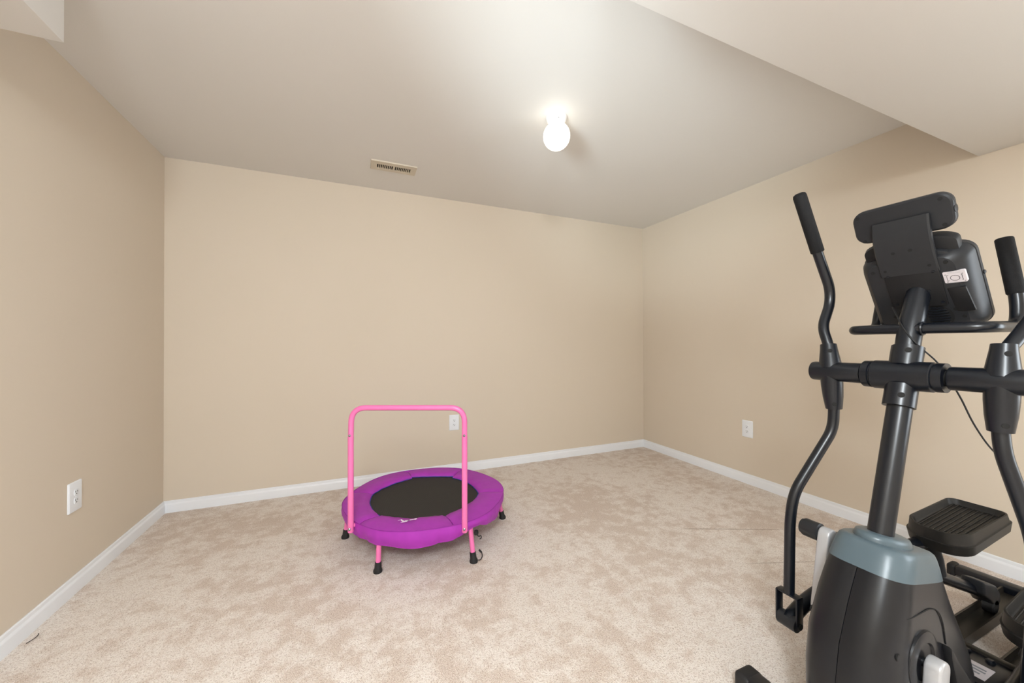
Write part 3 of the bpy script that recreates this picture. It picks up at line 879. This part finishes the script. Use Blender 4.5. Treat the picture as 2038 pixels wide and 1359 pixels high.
arm(1, [(1.575, 0.795, 1.150), (1.583, 0.818, 1.214), (1.632, 0.818, 1.302), (1.632, 0.818, 1.360), (1.555, 0.820, 1.497), (1.488, 0.836, 1.683)],
    [(1.571, 0.777, 0.925), (1.568, 0.779, 0.850), (1.434, 0.830, 0.628), (1.418, 0.834, 0.540), (1.411, 0.835, 0.279)], (1.560, 0.819, 1.487), 1)
arm(-1, [(1.572, 0.400, 1.128), (1.640, 0.375, 1.205), (1.700, 0.352, 1.300), (1.705, 0.352, 1.360), (1.640, 0.350, 1.500), (1.590, 0.335, 1.685)],
    [(1.560, 0.403, 0.925), (1.556, 0.398, 0.868), (1.585, 0.352, 0.640), (1.548, 0.346, 0.500), (1.480, 0.345, 0.198)], (1.643, 0.350, 1.487), -1)

# --- fixed handlebar
for sgn in (1, -1):
    pts_ = fillet([V(1.596, YC + sgn * 0.015, 1.200), V(1.612, YC + sgn * 0.158, 1.200), V(1.790, YC + sgn * 0.160, 1.204), V(1.806, YC + sgn * 0.158, 1.275), V(1.815, YC + sgn * 0.134, 1.445)], [0, 0.045, 0.05, 0.04, 0], 10)
    hb = make('fixed_handlebar', MB().tube(pts_, 0.0158, 20), 'black_metal', el)
    g0 = V(1.8075, YC + sgn * 0.1545, 1.300); g1 = V(1.8165, YC + sgn * 0.130, 1.473); gd = (g1 - g0).normalized()
    make('grip', MB().tube([g0, g0 + gd * 0.004, g1 - gd * 0.003, g1, g1 + gd * 0.001], [0.0165, 0.0190, 0.0190, 0.0172, 0.012], 24), 'foam', hb, sharp=40)
make('weld_bead', MB().loft([[V(1.596, YC, 1.200) + V((0.0185 + 0.003 * math.cos(q)) * math.cos(t), sgn_y, (0.0185 + 0.003 * math.cos(q)) * math.sin(t)) + V(0, 0.003 * math.sin(q), 0) for q in [2 * PI * j / 6 for j in range(6)]] for sgn_y in (-0.031,) for t in [2 * PI * k / 24 for k in range(24)]], close=True), 'black_metal', el)

# --- console
CY = 0.597
OC = V(1.660, CY, 1.300)
ct = V(0.53, 0, -0.848); cn = V(-0.848, 0, -0.53)
CP = lambda t, y, n: OC + ct * t + V(0, y, 0) + cn * n
con_rings = []
for hw, t0, t1, r, n_ in ((0.088, -0.122, 0.112, 0.030, 0.0), (0.100, -0.128, 0.120, 0.034, -0.002), (0.114, -0.134, 0.128, 0.036, -0.014), (0.124, -0.140, 0.134, 0.036, -0.040), (0.127, -0.142, 0.136, 0.036, -0.062),
                           (0.1255, -0.141, 0.135, 0.035, -0.0635), (0.1285, -0.143, 0.138, 0.036, -0.065), (0.1285, -0.143, 0.138, 0.036, -0.078), (0.120, -0.134, 0.130, 0.032, -0.084)):
    con_rings.append([CP((t0 + t1) / 2 + u, v, n_) for u, v in rrect(t1 - t0, 2 * hw, r, 7)])
con = make('console', MB().loft(con_rings), 'black_plastic', el, sharp=30, label='black console seen from the back')
# screen on the user's side
make('console_screen', MB().loft([[CP(u - 0.03, v, -0.0835) for u, v in rrect(0.12, 0.16, 0.01, 4)], [CP(u - 0.03, v, -0.0850) for u, v in rrect(0.12, 0.16, 0.01, 4)]]), 'plate_black', con)
# mounting plate with screws
def slab(name, t0, t1, y0, y1, r, n0, n1, mat_, parent, skew=0.0, bevel=0.0012):
    c_t, c_y = (t0 + t1) / 2, (y0 + y1) / 2
    pl = rrect(t1 - t0, abs(y1 - y0), r, 4)
    return make(name, MB().loft([[CP(c_t + u, c_y + v + skew * u, n0) for u, v in pl], [CP(c_t + u, c_y + v + skew * u, n1) for u, v in pl]]), mat_, parent, bevel=bevel)
mp = slab('mount_plate', -0.100, 0.030, -0.068, 0.058, 0.006, -0.003, 0.0055, 'plate_black', con)
for t, y in ((-0.088, 0.048), (-0.088, -0.056), (0.018, 0.046), (0.018, -0.058), (-0.024, -0.036)):
    make('screw', MB().tube([CP(t, y, 0.005), CP(t, y, 0.0074), CP(t, y, 0.0078)], [0.0042, 0.0040, 0.002], 10), 'black_metal', mp)
slab('battery_door', -0.026, 0.056, -0.094 - 0.020, -0.094 + 0.018, 0.004, -0.006, 0.0012, 'plate_black', con, skew=-0.10)
for t, y in ((-0.105, 0.084), (-0.110, -0.084), (0.066, 0.062), (0.074, -0.092), (0.048, -0.078)):
    make('screw_hole', MB().tube([CP(t, y, -0.006), CP(t, y, 0.0008)], 0.0052, 12), 'dark_hole', con)
# speaker grille
for k in range(8):
    t = 0.040 + k * 0.0088
    hw = 0.030 * math.sqrt(max(0.15, 1 - ((k - 3.5) / 4.6) ** 2))
    make('grille_slat', MB().tube([CP(t, -0.026 + hw - 0.02, 0.0005), CP(t + 0.0012, -0.026 - 0.012, 0.0022), CP(t, -0.026 - hw - 0.02 + 0.012, 0.0005)], 0.0022, 8), 'black_metal', con)
gr_poly = [(0.040 * math.cos(2 * PI * k / 24), 0.036 * math.sin(2 * PI * k / 24)) for k in range(24)]
make('grille_recess', MB().loft([[CP(0.071 + u, -0.036 + v, -0.003) for u, v in gr_poly], [CP(0.071 + u, -0.036 + v, 0.0004) for u, v in gr_poly]]), 'dark_hole', con)
# sticker with printed marks
SK = lambda u, v, n_: CP(-0.060 + u, -0.0945 + v + u * -0.02, n_)
st = make('console_label', MB().loft([[SK(u, v, -0.008) for u, v in rrect(0.037, 0.045, 0.003, 3)], [SK(u, v, 0.0012) for u, v in rrect(0.037, 0.045, 0.003, 3)]]), 'sticker', con, smooth=False, label='white printed sticker')
def ink(name, pts_, r=0.00055):
    make(name, MB().tube([SK(u, v, 0.0013) for u, v in pts_], r, 6), 'ink', st)
ink('printed_ring', [(0.003 + 0.0085 * math.cos(2 * PI * k / 24), 0.0092 * math.sin(2 * PI * k / 24)) for k in range(25)], 0.0006)
ink('printed_bracket', [(-0.0065, 0.0120), (-0.0065, 0.0158), (0.0110, 0.0158), (0.0110, 0.0125)])
ink('printed_bracket', [(-0.0065, -0.0130), (-0.0065, -0.0150), (0.0110, -0.0150), (0.0110, -0.0130)], 0.0007)
for u, v in ((-0.0095, 0.0178), (-0.0095, -0.0165), (0.0145, 0.0165), (0.0145, -0.0185)):
    make('printed_dot', MB().tube([SK(u, v - 0.0012, 0.0013), SK(u, v + 0.0012, 0.0013)], 0.0008, 6), 'ink', st)
for u in (-0.0150, -0.0125, 0.0165):
    make('printed_line', MB().tube([SK(u, -0.013, 0.0011), SK(u, 0.013, 0.0011)], 0.0003, 5), 'gray_ink', st)
# rounded device tray behind the bracket
tray = MB(); rings = []
for hw, n_, tt in ((0.098, -0.030, -0.150), (0.106, -0.034, -0.156), (0.108, -0.050, -0.160), (0.106, -0.064, -0.158), (0.098, -0.068, -0.152)):
    pl = []
    for k in range(25):
        a = PI * k / 24
        pl.append((tt - 0.034 * math.sin(a) ** 0.85, hw * math.cos(a)))
    pl += [(-0.120, -hw), (-0.120, hw)]
    rings.append([CP(u, v, n_) for u, v in pl])
tray.loft(rings)
make('device_tray', tray, 'plate_black', con, sharp=40)
tray2 = []
for n_ in (-0.012, -0.030):
    tray2.append([CP(-0.125 - 0.026 * math.sin(PI * k / 20) ** 0.6, 0.090 * math.cos(PI * k / 20), n_) for k in range(21)] + [CP(-0.112, -0.090, n_), CP(-0.112, 0.090, n_)])
make('tray_lip', MB().loft(tray2), 'black_plastic', con, bevel=0.003, sharp=40)
# side button and cooling wedge on the right edge
make('side_button', MB().lathe([(0.006, 0.0), (0.006, -0.005), (0.003, -0.0065)], CP(-0.032, -0.126, -0.072), 'y', 12), 'plate_black', con)
# curved bracket carrying the upper display
br = [(1.546, 1.536), (1.549, 1.505), (1.556, 1.472), (1.570, 1.438), (1.588, 1.405), (1.6085, 1.3705)]
cen = fillet([V(x, 0, z) for x, z in br], 0.02, 3)
rings = []
for i, p in enumerate(cen):
    t = (cen[min(i + 1, len(cen) - 1)] - cen[max(i - 1, 0)]).normalized(); q = V(-abs(t.z), 0, -abs(t.x))
    hw = 0.066 + 0.002 * (i / len(cen))
    y0 = CY - 0.002
    o1, o2 = p + q * 0.000, p - q * 0.014
    ring = [V(o1.x, y0 - hw + 0.004, o1.z), V(o1.x, y0 + hw - 0.004, o1.z), V(o1.x, y0 + hw, o1.z) - q * 0.004, V(o2.x, y0 + hw, o2.z), V(o2.x, y0 - hw, o2.z), V(o1.x, y0 - hw, o1.z) - q * 0.004]
    rings.append(ring)
bkt = make('display_bracket', MB().loft(rings), 'black_plastic', con, sharp=32)
def br_pt(z, y, o):
    for (x0, z0), (x1, z1) in zip(br[:-1], br[1:]):
        if z1 <= z <= z0:
            t = (z - z0) / (z1 - z0); d_ = V(x1 - x0, 0, z1 - z0).normalized(); q = V(-abs(d_.z), 0, -abs(d_.x))
            return V(x0 + (x1 - x0) * t, y, z) + q * o, q
for z, y, r, mt in ((1.438, CY + 0.020, 0.0048, 'dark_hole'), (1.440, CY - 0.020, 0.0048, 'dark_hole'), (1.388, CY + 0.050, 0.0042, 'dark_hole'), (1.390, CY - 0.052, 0.0042, 'dark_hole')):
    p, q = br_pt(z, y, 0.0)
    make('screw_hole', MB().tube([p - q * 0.004, p + q * 0.0006], r, 14), mt, bkt)
# upper display pod
du = V(0.045, 0, -0.111).normalized(); dn = V(-0.111, 0, -0.045).normalized(); DO = V(1.569, CY, 1.5395)
DP = lambda t, y, n: DO + du * t + V(0, y, 0) + dn * n
rings = []
for g, n_ in ((-0.010, 0.0105), (-0.005, 0.0098), (-0.001, 0.006), (0.0, 0.001), (-0.0008, 0.0004), (0.0, -0.0004), (0.0, -0.010), (-0.003, -0.0145), (-0.010, -0.016)):
    rings.append([DP(u, v, n_) for u, v in rrect(0.108 + 2 * g, 0.230 + 2 * g, 0.033 + g * 0.8, 8)])
pod = make('display_pod', MB().loft(rings), 'black_plastic', con, sharp=32)
for t, y in ((-0.036, 0.098), (-0.036, -0.092), (0.040, -0.092), (0.044, 0.092)):
    make('screw_hole', MB().tube([DP(t, y, 0.006), DP(t, y, 0.0112)], 0.0052, 14), 'dark_hole', pod)
make('pod_button', MB().lathe([(0.012, 0.0), (0.012, -0.0012), (0.008, -0.0022)], DP(0.002, -0.1140, -0.004), 'y', 14), 'plate_black', pod)
# --- cable
cab = [CP(0.028, 0.062, 0.0), V(1.640, 0.646, 1.275), V(1.600, 0.620, 1.243), V(1.568, 0.592, 1.199), V(1.564, 0.562, 1.152), V(1.630, 0.538, 1.096), V(1.660, 0.503, 0.995), V(1.690, 0.489, 0.921), V(1.730, 0.472, 0.854), V(1.82, 0.428, 0.744), V(1.93, 0.370, 0.640), V(2.02, 0.340, 0.48), V(2.04, 0.345, 0.30), V(2.03, 0.380, 0.22), V(2.02, 0.40, 0.2)]
make('cable', MB().tube(fillet(cab, 0.03, 5), 0.0022, 8), 'rubber', el)

# ------------------------------------------------------------------ stray thread on the carpet
th = MB().tube(fillet([V(-1.165, 2.062, 0.002), V(-1.150, 2.075, 0.006), V(-1.150, 2.095, 0.006), V(-1.158, 2.112, 0.003)], 0.01, 5), 0.0014, 6)
o = make('loose_thread', th, 'thread')
o['label'] = 'short dark curl of thread on the carpet by the left baseboard'; o['category'] = 'thread'
